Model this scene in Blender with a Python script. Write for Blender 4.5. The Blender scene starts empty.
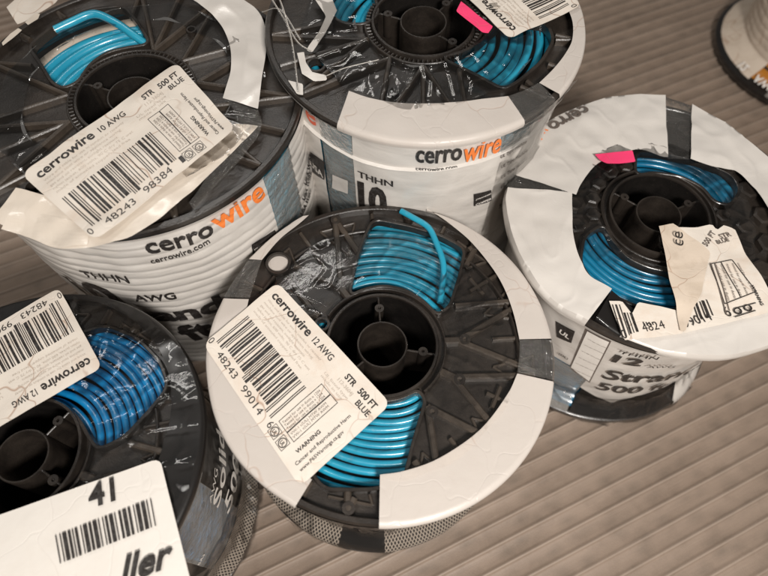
import bpy, bmesh, math, random
from mathutils import Vector, Matrix, noise
random.seed(7)
K = 0.5                                   # metres per unit of the camera solve (camera 0.5 m above the floor)
FPX, PITCH, ROLL = 590.77, 0.49324, 0.00318
scene = bpy.context.scene
COL = scene.collection
PI = math.pi

# ------------------------------------------------------------------ camera
Fv = Vector((0, math.sin(PITCH), -math.cos(PITCH)))
R0 = Vector((1, 0, 0)); U0 = R0.cross(Fv)
Rv = math.cos(ROLL)*R0 + math.sin(ROLL)*U0
Uv = -math.sin(ROLL)*R0 + math.cos(ROLL)*U0
CAM = Vector((0, 0, K))
cd = bpy.data.cameras.new('camera'); cam = bpy.data.objects.new('camera', cd); COL.objects.link(cam)
cam.matrix_world = Matrix(((Rv.x, Uv.x, -Fv.x, CAM.x), (Rv.y, Uv.y, -Fv.y, CAM.y), (Rv.z, Uv.z, -Fv.z, CAM.z), (0, 0, 0, 1)))
cd.sensor_width = 36; cd.lens = FPX/768*36; cd.clip_end = 100; cd.clip_start = .01
cd.dof.use_dof = True; cd.dof.focus_distance = 0.385; cd.dof.aperture_fstop = 6.0
scene.camera = cam

def ray(px, py):
    return Fv + Rv*((px-384)/FPX) - Uv*((py-288)/FPX)
def on_floor(px, py, z=0.0):
    d = ray(px, py); t = (z-CAM.z)/d.z
    p = CAM + d*t
    return (p.x, p.y)

# ------------------------------------------------------------------ materials
def newmat(name):
    m = bpy.data.materials.new(name); m.use_nodes = True
    nt = m.node_tree; nt.nodes.clear()
    out = nt.nodes.new('ShaderNodeOutputMaterial')
    return m, nt, out
def N(nt, t, **kw):
    n = nt.nodes.new(t)
    for k, v in kw.items():
        if k in n.inputs: n.inputs[k].default_value = v
        else: setattr(n, k, v)
    return n
def coords(nt, scale=(1, 1, 1), kind='Object'):
    tc = N(nt, 'ShaderNodeTexCoord'); mp = N(nt, 'ShaderNodeMapping'); mp.inputs['Scale'].default_value = scale
    nt.links.new(tc.outputs[kind], mp.inputs[0]); return mp.outputs[0]
def noise_n(nt, vec, scale, detail=4, rough=.55, dist=0):
    n = N(nt, 'ShaderNodeTexNoise'); n.inputs['Scale'].default_value = scale; n.inputs['Detail'].default_value = detail
    n.inputs['Roughness'].default_value = rough; n.inputs['Distortion'].default_value = dist
    nt.links.new(vec, n.inputs['Vector']); return n.outputs['Fac']
def ramp(nt, fac, stops):
    r = N(nt, 'ShaderNodeValToRGB'); e = r.color_ramp.elements
    while len(e) < len(stops): e.new(.5)
    for i, (p, c) in enumerate(stops):
        e[i].position = p; e[i].color = (*c, 1) if len(c) == 3 else c
    nt.links.new(fac, r.inputs[0]); return r.outputs[0]
def mixc(nt, fac, a, b, mode='MIX'):
    m = N(nt, 'ShaderNodeMix', data_type='RGBA', blend_type=mode)
    for s, v in ((0, fac), (6, a), (7, b)):
        if isinstance(v, (int, float)): m.inputs[s].default_value = v
        elif isinstance(v, tuple): m.inputs[s].default_value = (*v, 1)
        else: nt.links.new(v, m.inputs[s])
    return m.outputs[2]
def math_n(nt, op, a, b=None, c=None):
    m = N(nt, 'ShaderNodeMath', operation=op)
    for i, v in enumerate((a, b, c)):
        if v is None: continue
        if isinstance(v, (int, float)): m.inputs[i].default_value = v
        else: nt.links.new(v, m.inputs[i])
    return m.outputs[0]
def bump(nt, h, strength, dist=.001):
    b = N(nt, 'ShaderNodeBump'); b.inputs['Strength'].default_value = strength; b.inputs['Distance'].default_value = dist
    nt.links.new(h, b.inputs['Height']); return b.outputs[0]
def principled(nt, out, color, rough, normal=None, coat=0, spec=.5, coatrough=.1):
    p = N(nt, 'ShaderNodeBsdfPrincipled')
    for k, v in (('Base Color', color), ('Roughness', rough)):
        if isinstance(v, tuple): p.inputs[k].default_value = (*v, 1)
        elif isinstance(v, (int, float)): p.inputs[k].default_value = v
        else: nt.links.new(v, p.inputs[k])
    p.inputs['Specular IOR Level'].default_value = spec
    p.inputs['Coat Weight'].default_value = coat; p.inputs['Coat Roughness'].default_value = coatrough
    if normal: nt.links.new(normal, p.inputs['Normal'])
    nt.links.new(p.outputs[0], out.inputs[0]); return p

def m_plastic(name, base, dust):
    m, nt, out = newmat(name); v = coords(nt)
    n1 = noise_n(nt, v, 45, 6, .65); n2 = noise_n(nt, v, 900, 3)
    c = mixc(nt, ramp(nt, n1, [(.35, (0, 0, 0)), (.75, (1, 1, 1))]), base, dust)
    sp = ramp(nt, noise_n(nt, v, 1500, 2), [(.70, (0, 0, 0)), (.76, (1, 1, 1))])
    c = mixc(nt, math_n(nt, 'MULTIPLY', sp, .35), c, (.22, .18, .14))
    r = math_n(nt, 'MULTIPLY_ADD', n1, .25, .22)
    principled(nt, out, c, r, bump(nt, math_n(nt, 'ADD', n2, math_n(nt, 'MULTIPLY', n1, 2.0)), .22, .0006), spec=.55, coat=.28, coatrough=.14)
    return m
def m_wire(name, base, dark):
    m, nt, out = newmat(name); v = coords(nt)
    n1 = noise_n(nt, v, 30, 4)
    c = mixc(nt, ramp(nt, n1, [(.3, (0, 0, 0)), (.7, (1, 1, 1))]), base, dark)
    n2 = noise_n(nt, v, 400, 3)
    c = mixc(nt, math_n(nt, 'MULTIPLY', ramp(nt, noise_n(nt, v, 160, 5), [(.6, (0, 0, 0)), (.72, (1, 1, 1))]), .18), c, (.35, .38, .36))
    principled(nt, out, c, .3, bump(nt, n2, .12, .0005), coat=.35, coatrough=.12)
    return m
def m_paper(name, base=(.66, .60, .53), stain=(.55, .40, .29), rough=.55, amt=.55, vein=.75):
    m, nt, out = newmat(name); v = coords(nt)
    n1 = noise_n(nt, v, 38, 7, .68, .6)
    c = mixc(nt, math_n(nt, 'MULTIPLY', ramp(nt, n1, [(.5, (0, 0, 0)), (.8, (1, 1, 1))]), amt), base, stain)
    w = N(nt, 'ShaderNodeTexVoronoi', feature='DISTANCE_TO_EDGE'); w.inputs['Scale'].default_value = 26
    dn = N(nt, 'ShaderNodeTexNoise'); dn.inputs['Scale'].default_value = 30; nt.links.new(v, dn.inputs['Vector'])
    vm = N(nt, 'ShaderNodeVectorMath', operation='MULTIPLY_ADD'); nt.links.new(dn.outputs['Color'], vm.inputs[0]); vm.inputs[1].default_value = (.05, .05, .05); nt.links.new(v, vm.inputs[2])
    nt.links.new(vm.outputs[0], w.inputs['Vector'])
    crack = ramp(nt, w.outputs['Distance'], [(0, (1, 1, 1)), (.018, (0, 0, 0))])
    gate = ramp(nt, noise_n(nt, v, 22, 2), [(.50, (0, 0, 0)), (.58, (1, 1, 1))])
    c = mixc(nt, math_n(nt, 'MULTIPLY', math_n(nt, 'MULTIPLY', crack, gate), vein), c, (.33, .19, .12))
    principled(nt, out, c, rough, bump(nt, math_n(nt, 'ADD', noise_n(nt, v, 70, 5), math_n(nt, 'MULTIPLY', crack, -.3)), .3, .0012), spec=.35)
    return m
def m_film(name, base, rough=.33, wr=.5, tint=(.62, .55, .47)):
    m, nt, out = newmat(name); v = coords(nt, (1, 1, 2.2))
    n1 = noise_n(nt, v, 13, 2, .5, .8); n3 = noise_n(nt, v, 45, 3, .5, 1.0)
    c = mixc(nt, math_n(nt, 'MULTIPLY', ramp(nt, noise_n(nt, v, 17, 6, .7), [(.42, (0, 0, 0)), (.75, (1, 1, 1))]), .30), base, tint)
    h = math_n(nt, 'ADD', n1, math_n(nt, 'MULTIPLY', n3, .25))
    principled(nt, out, c, rough, bump(nt, h, wr, .003), coat=.5, coatrough=.12, spec=.4)
    return m
def m_clear(name, haze=.05, gloss=.9, wr=.7):
    m, nt, out = newmat(name); v = coords(nt)
    n1 = noise_n(nt, v, 34, 5, .62, 1.6); n3 = noise_n(nt, v, 130, 3, .6, 2)
    nrm = bump(nt, math_n(nt, 'ADD', n1, math_n(nt, 'MULTIPLY', n3, .3)), wr, .006)
    fr = N(nt, 'ShaderNodeFresnel'); fr.inputs['IOR'].default_value = 1.45; nt.links.new(nrm, fr.inputs['Normal'])
    g = N(nt, 'ShaderNodeBsdfGlossy'); g.inputs['Roughness'].default_value = .08; g.inputs['Color'].default_value = (1, 1, 1, 1); nt.links.new(nrm, g.inputs['Normal'])
    t = N(nt, 'ShaderNodeBsdfTransparent'); d = N(nt, 'ShaderNodeBsdfDiffuse'); d.inputs['Color'].default_value = (.8, .77, .72, 1)
    m1 = N(nt, 'ShaderNodeMixShader'); sc = ramp(nt, noise_n(nt, v, 300, 5, .75, 3), [(.62, (0, 0, 0)), (.85, (1, 1, 1))])
    nt.links.new(math_n(nt, 'MULTIPLY_ADD', sc, .03+haze, haze), m1.inputs[0]); nt.links.new(t.outputs[0], m1.inputs[1]); nt.links.new(d.outputs[0], m1.inputs[2])
    m2 = N(nt, 'ShaderNodeMixShader'); nt.links.new(math_n(nt, 'MULTIPLY', fr.outputs[0], gloss), m2.inputs[0])
    nt.links.new(m1.outputs[0], m2.inputs[1]); nt.links.new(g.outputs[0], m2.inputs[2])
    nt.links.new(m2.outputs[0], out.inputs[0]); return m
def m_ink(name, c, rough=.45):
    m, nt, out = newmat(name); v = coords(nt)
    n = ramp(nt, noise_n(nt, v, 500, 4, .7), [(.45, (0, 0, 0)), (.9, (1, 1, 1))])
    principled(nt, out, mixc(nt, math_n(nt, 'MULTIPLY', n, .3), c, tuple(min(1, x+.25) for x in c)), rough); return m
def m_net(name):
    m, nt, out = newmat(name)
    tc = N(nt, 'ShaderNodeUVMap'); sp = N(nt, 'ShaderNodeSeparateXYZ'); nt.links.new(tc.outputs[0], sp.inputs[0])
    per = .0028
    a = math_n(nt, 'ADD', sp.outputs[0], math_n(nt, 'MULTIPLY', sp.outputs[1], .7)); b = math_n(nt, 'SUBTRACT', sp.outputs[0], math_n(nt, 'MULTIPLY', sp.outputs[1], .7))
    fa = math_n(nt, 'GREATER_THAN', math_n(nt, 'FRACT', math_n(nt, 'DIVIDE', a, per)), .36)
    fb = math_n(nt, 'GREATER_THAN', math_n(nt, 'FRACT', math_n(nt, 'DIVIDE', b, per)), .36)
    k = math_n(nt, 'MULTIPLY', fa, fb)
    v = coords(nt)
    principled(nt, out, mixc(nt, k, (.30, .255, .21), (.012, .01, .01)), .3, bump(nt, noise_n(nt, v, 60, 4, .6, 1), .4, .002), coat=.5)
    return m

M = dict(
    black=m_plastic('black_plastic', (.0115, .0092, .0078), (.036, .028, .022)),
    pale_raised=m_plastic('rib_highlight_plastic', (.030, .0235, .0185), (.075, .058, .044)),  # paler plastic for the flange ribs, their highlight edges painted into the colour
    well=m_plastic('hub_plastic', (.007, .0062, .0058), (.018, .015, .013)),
    cyan=m_wire('cyan_wire', (.022, .32, .46), (.012, .24, .37)),
    blue=m_wire('blue_wire', (.008, .23, .50), (.005, .17, .40)),
    teal=m_wire('teal_wire', (.006, .16, .28), (.003, .10, .20)),
    orange_wire=m_wire('orange_wire', (.48, .19, .02), (.33, .12, .01)),
    paper=m_paper('label_paper'), paper_back=m_paper('label_back', (.58, .49, .40), (.38, .30, .22), .5, .8),
    tagpaper=m_paper('tag_paper', (.68, .64, .59), (.58, .52, .45), .4, .25, .06),
    film=m_film('white_film', (.60, .565, .525), .30, .55, (.50, .46, .415)), flatfilm=m_paper('smooth_film', (.50, .455, .415), (.43, .375, .33), .36, .35, .32), band=m_clear('creased_clear_band', .05, 1.3, .9), film_old=m_film('yellowed_film', (.66, .585, .50), .3, .9, (.46, .39, .31)),
    bfilm=m_film('black_film', (.009, .0078, .0072), .34, .20, (.016, .013, .012)),
    hfilm=m_film('frosted_film', (.085, .066, .053), .25, .7, (.035, .027, .022)), bluehaze=m_clear('cloudy_clear_film', .24, 1.3, 1.0), crinkle=m_clear('crinkled_clear_film', .004, .75, .06),
    clear=m_clear('clear_film', .002, .9, .045), clear_hazy=m_clear('hazy_clear_film', .10),
    ink=m_ink('black_ink', (.018, .014, .012)), grey=m_ink('grey_ink', (.46, .40, .34)), mid=m_ink('faded_ink', (.12, .095, .08)),
    orange=m_ink('orange_ink', (.82, .20, .03)), red=m_ink('red_ink', (.65, .09, .03)), white=m_ink('white_ink', (.74, .70, .65)),
    pink=m_paper('pink_paper', (.86, .055, .17), (.70, .03, .10), .5, .6, .3), net=m_net('net_print'), steel=m_ink('steel_wire', (.45, .42, .38), .2))

# ------------------------------------------------------------------ mesh helpers
class MB:
    def __init__(s): s.v = []; s.f = []; s.m = []; s.mats = []; s.uv = {}
    def mat(s, m):
        if m not in s.mats: s.mats.append(m)
        return s.mats.index(m)
    def add(s, vs, fs, m):
        o = len(s.v); k = s.mat(m)
        s.v += [tuple(p) for p in vs]; s.f += [tuple(i+o for i in f) for f in fs]; s.m += [k]*len(fs)
    def grid(s, rows, m, closed=False):
        n = len(rows[0]); vs = [p for r in rows for p in r]; fs = []
        for i in range(len(rows)-1):
            for j in range(n if closed else n-1):
                k = (j+1) % n; fs.append((i*n+j, i*n+k, (i+1)*n+k, (i+1)*n+j))
        s.add(vs, fs, m)
    def tube(s, pts, r, m, seg=8, caps=True):
        pts = [Vector(p) for p in pts]; rows = []; up = Vector((0, 0, 1))
        for i, p in enumerate(pts):
            t = (pts[min(i+1, len(pts)-1)]-pts[max(i-1, 0)]).normalized()
            a = t.cross(up)
            if a.length < .05: a = t.cross(Vector((1, 0, 0)))
            a.normalize(); b = a.cross(t)
            rows.append([p+(a*math.cos(2*PI*k/seg)+b*math.sin(2*PI*k/seg))*r for k in range(seg)])
        s.grid(rows, m, True)
        if caps:
            s.add(rows[0], [tuple(range(seg))], m); s.add(rows[-1], [tuple(reversed(range(seg)))], m)
    def revolve(s, prof, m, a0=0, a1=2*PI, n=180, fn=None):
        rows = []
        full = abs(a1-a0-2*PI) < 1e-6; cnt = n if full else n+1
        for (r, z) in prof:
            row = []
            for j in range(cnt):
                a = a0+(a1-a0)*j/n; rr, zz = fn(r, z, a) if fn else (r, z)
                row.append((rr*math.cos(a), rr*math.sin(a), zz))
            rows.append(row)
        s.grid(rows, m, full)
    def rib(s, p, q, w, z0, z1, m):
        p, q = Vector(p), Vector(q); d = q-p; L = d.length
        if L < 1e-5: return
        d /= L; n = Vector((-d.y, d.x)); c = min(.0009, w*.28)
        prof = [(-w/2-.0002, z0), (-w/2, z1-c), (-w/2+c, z1), (w/2-c, z1), (w/2, z1-c), (w/2+.0002, z0)]
        rows = [[(P.x+n.x*o, P.y+n.y*o, z) for (o, z) in prof] for P in (p, q)]
        s.grid(rows, m); k = len(prof)
        s.add(rows[0], [tuple(range(k))], m); s.add(rows[1], [tuple(reversed(range(k)))], m)
    def disc(s, c, r, z, m, n=24):
        s.add([(c[0]+r*math.cos(2*PI*k/n), c[1]+r*math.sin(2*PI*k/n), z) for k in range(n)], [tuple(range(n))], m)
    def ring(s, c, r0, r1, z0, z1, m, n=28):
        rows = [[(c[0]+r*math.cos(2*PI*k/n), c[1]+r*math.sin(2*PI*k/n), z) for k in range(n)] for r, z in ((r1, z0), (r1, z1), (r0, z1), (r0, z0))]
        s.grid(rows, m, True)
    def build(s, name, parent=None, smooth=True, label=None, uvf=None, angle=40):
        me = bpy.data.meshes.new(name); me.from_pydata(s.v, [], s.f)
        for m in s.mats: me.materials.append(m)
        me.polygons.foreach_set('material_index', s.m)
        if uvf:
            ul = me.uv_layers.new(name='UVMap')
            for lp in me.loops: ul.data[lp.index].uv = uvf(me.vertices[lp.vertex_index].co)
        me.update()
        bm = bmesh.new(); bm.from_mesh(me); bmesh.ops.recalc_face_normals(bm, faces=bm.faces); bm.to_mesh(me); bm.free()
        if smooth:
            me.polygons.foreach_set('use_smooth', [True]*len(me.polygons))
            try: me.set_sharp_from_angle(angle=math.radians(angle))
            except Exception: pass
        o = bpy.data.objects.new(name, me); COL.objects.link(o)
        if parent: o.parent = parent
        if label: o['label'] = label
        return o

_tc = {}
def text2d(s, bold=.0, maxe=.35):
    key = (s, bold, maxe)
    if key in _tc: return _tc[key]
    c = bpy.data.curves.new('t', 'FONT'); c.body = s; c.size = 1; c.offset = bold; c.dimensions = '2D'; c.fill_mode = 'BOTH'; c.resolution_u = 3
    o = bpy.data.objects.new('t', c); COL.objects.link(o); bpy.context.view_layer.update()
    me = bpy.data.meshes.new_from_object(o.evaluated_get(bpy.context.evaluated_depsgraph_get()))
    bpy.data.objects.remove(o); bpy.data.curves.remove(c)
    bm = bmesh.new(); bm.from_mesh(me)
    bmesh.ops.triangulate(bm, faces=bm.faces)
    for _ in range(4):
        es = [e for e in bm.edges if e.calc_length() > maxe]
        if not es: break
        bmesh.ops.subdivide_edges(bm, edges=es, cuts=1); bmesh.ops.triangulate(bm, faces=bm.faces)
    vs = [(v.co.x, v.co.y) for v in bm.verts]; bm.verts.index_update()
    fs = [tuple(v.index for v in f.verts) for f in bm.faces]; bm.free(); bpy.data.meshes.remove(me)
    if not vs: vs = [(0, 0)]
    x0 = min(v[0] for v in vs); w = max(v[0] for v in vs)-x0
    r = ([(x-x0, y) for x, y in vs], fs, w); _tc[key] = r; return r

def fill2d(loops):
    """filled outline (first loop) with holes (the others) -> flat verts, tris"""
    c = bpy.data.curves.new('f', 'CURVE'); c.dimensions = '2D'; c.fill_mode = 'BOTH'
    for lp in loops:
        sp = c.splines.new('POLY'); sp.points.add(len(lp)-1); sp.use_cyclic_u = True
        for i, p in enumerate(lp): sp.points[i].co = (p[0], p[1], 0, 1)
    o = bpy.data.objects.new('f', c); COL.objects.link(o); bpy.context.view_layer.update()
    me = bpy.data.meshes.new_from_object(o.evaluated_get(bpy.context.evaluated_depsgraph_get()))
    bpy.data.objects.remove(o); bpy.data.curves.remove(c)
    vs = [(v.co.x, v.co.y) for v in me.vertices]; fs = [tuple(p.vertices) for p in me.polygons]
    bpy.data.meshes.remove(me); return vs, fs

def rounded(poly, r, n=5):
    out = []; k = len(poly)
    for i in range(k):
        p = Vector(poly[i]); a = Vector(poly[i-1])-p; b = Vector(poly[(i+1) % k])-p
        la, lb = a.length, b.length; rr = min(r, la*.45, lb*.45)
        s, e = p+a/la*rr, p+b/lb*rr
        for j in range(n+1):
            t = j/n; q = s*(1-t)**2+p*2*t*(1-t)+e*t*t; out.append((q.x, q.y))
    return out
def circle(c, r, n=24): return [(c[0]+r*math.cos(2*PI*k/n), c[1]+r*math.sin(2*PI*k/n)) for k in range(n)]
def resample(pts, n):
    pts = [Vector(p) for p in pts]; d = [0]
    for i in range(1, len(pts)): d.append(d[-1]+(pts[i]-pts[i-1]).length)
    out = []
    for k in range(n):
        t = d[-1]*k/(n-1); i = 1
        while i < len(d)-1 and d[i] < t: i += 1
        s = (t-d[i-1])/max(1e-9, d[i]-d[i-1]); out.append(pts[i-1].lerp(pts[i], s))
    return out
def smoothpath(pts, n):
    pts = [Vector(p) for p in pts]; P = [pts[0]*2-pts[1]]+pts+[pts[-1]*2-pts[-2]]; out = []
    for i in range(1, len(P)-2):
        for j in range(n):
            t = j/n; a, b, c, d = P[i-1:i+3]
            out.append(.5*((2*b)+(c-a)*t+(2*a-5*b+4*c-d)*t*t+(3*b-a-3*c+d)*t*t*t))
    out.append(pts[-1]); return out

# ------------------------------------------------------------------ the spool
class Spool:
    def __init__(s, name, x, y, R, h, ax=0, ay=0, rb=.94, rbot=.98, label='', ridge=0, wire='cyan', pitch=.0046, seed=1, fol=.02, lip=.0045):
        s.lip = lip
        s.R, s.h, s.rb, s.ridge, s.wire, s.pitch, s.seed, s.rbot, s.fol = R*K, h*K, rb, ridge, wire, pitch, seed, rbot, fol
        n = Vector((ax, ay, 1)).normalized(); X = (Vector((1, 0, 0))-n*n.x).normalized(); Y = n.cross(X)
        s.X, s.Y, s.N, s.O = X, Y, n, Vector((x*K, y*K, 0))
        e = bpy.data.objects.new(name, None); COL.objects.link(e); e.empty_display_size = .02
        e.matrix_world = Matrix(((X.x, Y.x, n.x, s.O.x), (X.y, Y.y, n.y, s.O.y), (X.z, Y.z, n.z, s.O.z), (0, 0, 0, 1)))
        e['label'] = label; e['category'] = 'wire spool'; e['group'] = 'spools of wrapped building wire'
        s.root = e; s.rnd = random.Random(seed); s.phase = .15*seed
    def loc(s, px, py):
        d = ray(px, py); o = CAM-s.O
        return Vector((o.dot(s.X), o.dot(s.Y), o.dot(s.N))), Vector((d.dot(s.X), d.dot(s.Y), d.dot(s.N)))
    def at(s, px, py, dz=0):
        o, d = s.loc(px, py); t = (s.h+dz-o.z)/d.z; p = o+d*t; return (p.x, p.y)
    def cyl(s, px, py, off=0):
        o, d = s.loc(px, py); z = s.h*.6
        for _ in range(14):                       # the wrap is not a plain cylinder: settle on its radius at that height
            r = s.prof(z)+off
            a = d.x*d.x+d.y*d.y; b = o.x*d.x+o.y*d.y; c = o.x*o.x+o.y*o.y-r*r
            q = b*b-a*c
            t = (-b-math.sqrt(q))/a if q > 0 else -b/a
            p = o+d*t; z = z*.5+max(0, min(s.h, p.z))*.5
        return math.atan2(p.y, p.x), p.z
    def prof(s, z):
        t = z/s.h; R = s.R-.0006; top = R*1.0; body = R*s.rb; bot = R*s.rbot
        e = lambda x: max(0, min(1, x))**2*(3-2*max(0, min(1, x)))
        r = body+(top-body)*e(1-(s.h-s.lip-z)/s.fol) if z > s.h*.5 else body+(bot-body)*e(1-(z-.006)/.02)
        return r
    def wrapr(s, z, a):
        r = s.prof(z)
        if s.ridge and .012 < z < s.h-.014:
            r += s.ridge*(.6+.5*noise.noise(Vector((a*2, z*60, 7))))*(abs(math.sin(PI*(z+.0010*math.sin(a*3+s.seed)+.0025*noise.noise(Vector((a*1.2, z*30, 3))))/.0086))**.6-.6)
        nz = noise.noise(Vector((math.cos(a)*3+s.seed*7, math.sin(a)*3, z*16)))
        n2 = noise.noise(Vector((math.cos(a)*9+s.seed*3, math.sin(a)*9, z*70)))
        k = max(.12, min(1, (s.h-s.lip-z)/.010))
        return r+k*(nz*.0016+n2*.0006)
    def wob(s, x, y, amp=.0006):
        return noise.noise(Vector((x*22+s.seed*5, y*22, 1.3)))*amp*1.6+noise.noise(Vector((x*70, y*70+s.seed, 4)))*amp*.6

    def crease(s, p, amp):
        a = math.atan2(p.y, p.x); r = p.length
        q = 1-abs(noise.noise(Vector((p.x*14+r*9, p.y*22, s.seed+.5))))*3.2
        q2 = 1-abs(noise.noise(Vector((p.x*60, p.y*34, s.seed+8.5))))*4
        return amp*(.32*max(0, q)**2+.30*max(0, q2)**2)
    # ---- hub, flanges
    def flange(s, windows, ribs='zig', inner=.36, outer=.955, holes=(), extra=None, midring=None, nz=26):
        R, h = s.R, s.h; web = h-.0056
        wins = [rounded([s.at(*p) for p in w], .006) if not isinstance(w[0][0], str) else None for w in windows]
        s.wins = wins
        hl = [(s.at(px, py), r) for (px, py, r) in holes]
        loops = [circle((0, 0), R*.985, 160), circle((0, 0), R*.325, 90)]+wins+[circle(c, r, 18) for c, r in hl]
        vs, fs = fill2d(loops)
        b = MB(); bl = M['black']
        b.add([(x, y, web) for x, y in vs], fs, bl); b.add([(x, y, web-.0012) for x, y in vs], fs, bl)
        b.revolve([(R*.96, web-.001), (R*.963, h-.0006), (R*.968, h), (R*.992, h), (R, h-.0012), (R, h-s.lip), (R*.985, h-s.lip-.0003), (R*.96, h-.0062)], bl)
        b.revolve([(R*.31, h-.016), (R*.31, h-.001), (R*.314, h+.0002), (R*.328, h+.0002), (R*.333, h-.001), (R*.335, web)], bl, n=120)
        def wall(loop, w, z1):
            k = len(loop); P = [Vector(p) for p in loop]; rows = []
            nrm = []
            for i in range(k):
                t = (P[(i+1) % k]-P[i-1]).normalized(); nrm.append(Vector((-t.y, t.x)))
            area = sum(P[i].x*P[(i+1) % k].y-P[(i+1) % k].x*P[i].y for i in range(k)); sg = -1 if area > 0 else 1
            for o, z in ((0, web-.0013), (0, z1-.0003), (.0004, z1), (w-.0004, z1), (w, z1-.0004), (w+.0003, web)):
                rows.append([(P[i].x+nrm[i].x*o*sg, P[i].y+nrm[i].y*o*sg, z) for i in range(k)])
            b.grid(rows, bl, True)
        for w in wins: wall(w, .0022, h-.0006)
        for c, r in hl: b.ring(c, r, r+.0016, web, h-.001, bl)
        def inwin(x, y, pad=.003):
            if any(math.hypot(x-c_[0], y-c_[1]) < r_+pad for c_, r_ in hl): return True
            for w in wins:
                c = False; k = len(w); near = False
                for i in range(k):
                    x1, y1 = w[i]; x2, y2 = w[i-1]
                    if (y1 > y) != (y2 > y) and x < (x2-x1)*(y-y1)/(y2-y1)+x1: c = not c
                    if math.hypot(x-x1, y-y1) < pad: near = True
                if c or near: return True
            return False
        def seg(p, q, w=.0022, z1=None):
            z1 = z1 or h-.0008; p, q = Vector(p), Vector(q); n = 14; run = None
            for i in range(n+1):
                c = p.lerp(q, i/n); ok = not inwin(c.x, c.y) and c.length > R*.335
                if ok and run is None: run = c
                if (not ok or i == n) and run is not None:
                    e = c if ok else p.lerp(q, (i-1)/n)
                    if (e-run).length > .002: b.rib(run, e, w, web-.0005, z1, M['pale_raised'])
                    run = None
        def arc(rr, a0, a1, w=.002, z1=None, n=100):
            m = max(3, int(n*(a1-a0)/(2*PI)))
            for i in range(m):
                p = [(rr*math.cos(a0+(a1-a0)*(i+d)/m), rr*math.sin(a0+(a1-a0)*(i+d)/m)) for d in (0, 1.04)]
                seg2(p[0], p[1], w, z1)
        def seg2(p, q, w, z1):
            if not inwin(*p, .0015) and not inwin(*q, .0015): b.rib(p, q, w, web-.0005, z1 or h-.001, bl)
        pol = lambda r, a: (r*R*math.cos(a), r*R*math.sin(a))
        arc(R*inner*1.03, 0, 2*PI, .0016)
        if midring: arc(R*midring, 0, 2*PI, .0018, h-.0012, 140)
        if ribs == 'zig':
            k = 11
            for i in range(k):
                a = 2*PI*(i+.3*s.seed)/k; a2 = a+PI/k
                seg(pol(inner+.02, a), pol(outer, a2), .0028, h-.0009); seg(pol(inner+.02, a), pol(outer, a2-2*PI/k), .0028, h-.0011)
                if i % 2: seg(pol(inner+.02, a), pol(outer, a), .0032, h-.0013)
                c = pol(.62, a2); 
                if i % 3 == 0 and not inwin(*c, .006): b.ring(c, .0025, .0036, web, h-.0015, bl, 16)
            for i in range(nz*3):                    # toothed collar round the hub
                a = 2*PI*i/(nz*3); b.rib(pol(.34, a), pol(.366, a), .0012, web, h-.0012, bl)
        if ribs == 'pocket':                          # wide ribs leaving triangular pockets
            k = 12; jz = lambda: s.rnd.uniform(-.00018, .00018)
            for i in range(k):
                a = 2*PI*(i+s.phase)/k; d = PI/k
                seg(pol(.45, a), pol(.945, a+d), .0040, h-.0010+jz()); seg(pol(.45, a), pol(.945, a-d), .0040, h-.0010+jz())
                seg(pol(.37, a), pol(.45, a), .0050, h-.0009+jz())
                seg(pol(.66, a+d*.0), pol(.945, a), .0026, h-.0022+jz())
                if i % 2: seg(pol(.72, a+d*.36), pol(.72, a-d*.36), .0026, h-.0016+jz())
                for r_, q in ((.49, 0), (.93, d)):
                    c = pol(r_, a+q)
                    if not inwin(*c, .004): b.ring(c, .0016, .0036, web, h-.0006+jz(), bl, 18); b.disc(c, .0017, h-.0016, bl, 18)
                A, B_, C_ = pol(.895, a+d-d*.50), pol(.895, a+d+d*.50), pol(.66, a+d)
                for P1, P2 in ((A, B_), (B_, C_), (C_, A)): seg(P1, P2, .0016, h-.0034+jz())
        if ribs == 'comb':                            # rows of raised hexagonal bumps
            for i in range(20):
                for j, rr in enumerate((.43, .56, .70, .85)):
                    a = 2*PI*(i+.5*(j % 2))/20; c = pol(rr, a); sz = .0062+.0012*j
                    if inwin(*c, .006): continue
                    rows = []
                    for f_, z in ((1, web), (.92, h-.002), (.7, h-.0012), (.3, h-.0016), (.01, h-.0018)):
                        rows.append([(c[0]+sz*f_*math.cos(a+PI/3*q), c[1]+sz*f_*math.sin(a+PI/3*q), z) for q in range(6)])
                    b.grid(rows, bl, True)
        if extra:
            for p, q, w in extra: seg(s.at(*p), s.at(*q), w, h-.0004)
        s.top = b.build('flange', s.root, angle=30)
        # hub
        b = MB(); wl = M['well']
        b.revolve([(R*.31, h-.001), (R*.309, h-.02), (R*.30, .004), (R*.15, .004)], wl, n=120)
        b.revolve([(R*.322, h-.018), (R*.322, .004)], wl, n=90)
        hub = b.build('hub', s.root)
        b = MB()
        b.revolve([(R*.150, h-.0058), (R*.150, h-.0024), (R*.1465, h-.0015), (R*.1385, h-.0015), (R*.136, h-.0028), (R*.128, .006)], bl, n=90)
        b.revolve([(R*.152, .006), (R*.150, h-.0050)], bl, n=90)
        b.build('core_tube', hub)
        for a in s.spokes:
            b = MB(); b.rib(pol(.150, a), pol(.31, a), .0014, h-.035, h-.0040, bl)
            c = pol(.242, a); b.ring(c, .0010, .0030, h-.02, h-.0026, bl, 18); b.disc(c, .0011, h-.005, M['well'])
            b.build('spoke', hub)
        # bottom flange
        b = MB(); rr = R*s.rbot
        b.revolve([(R*.1, .0012), (rr*.97, .0012), (rr, .002), (rr, .007), (rr*.985, .008), (rr*.93, .0075), (R*.3, .0045)], bl)
        b.build('bottom_flange', s.root)
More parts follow.
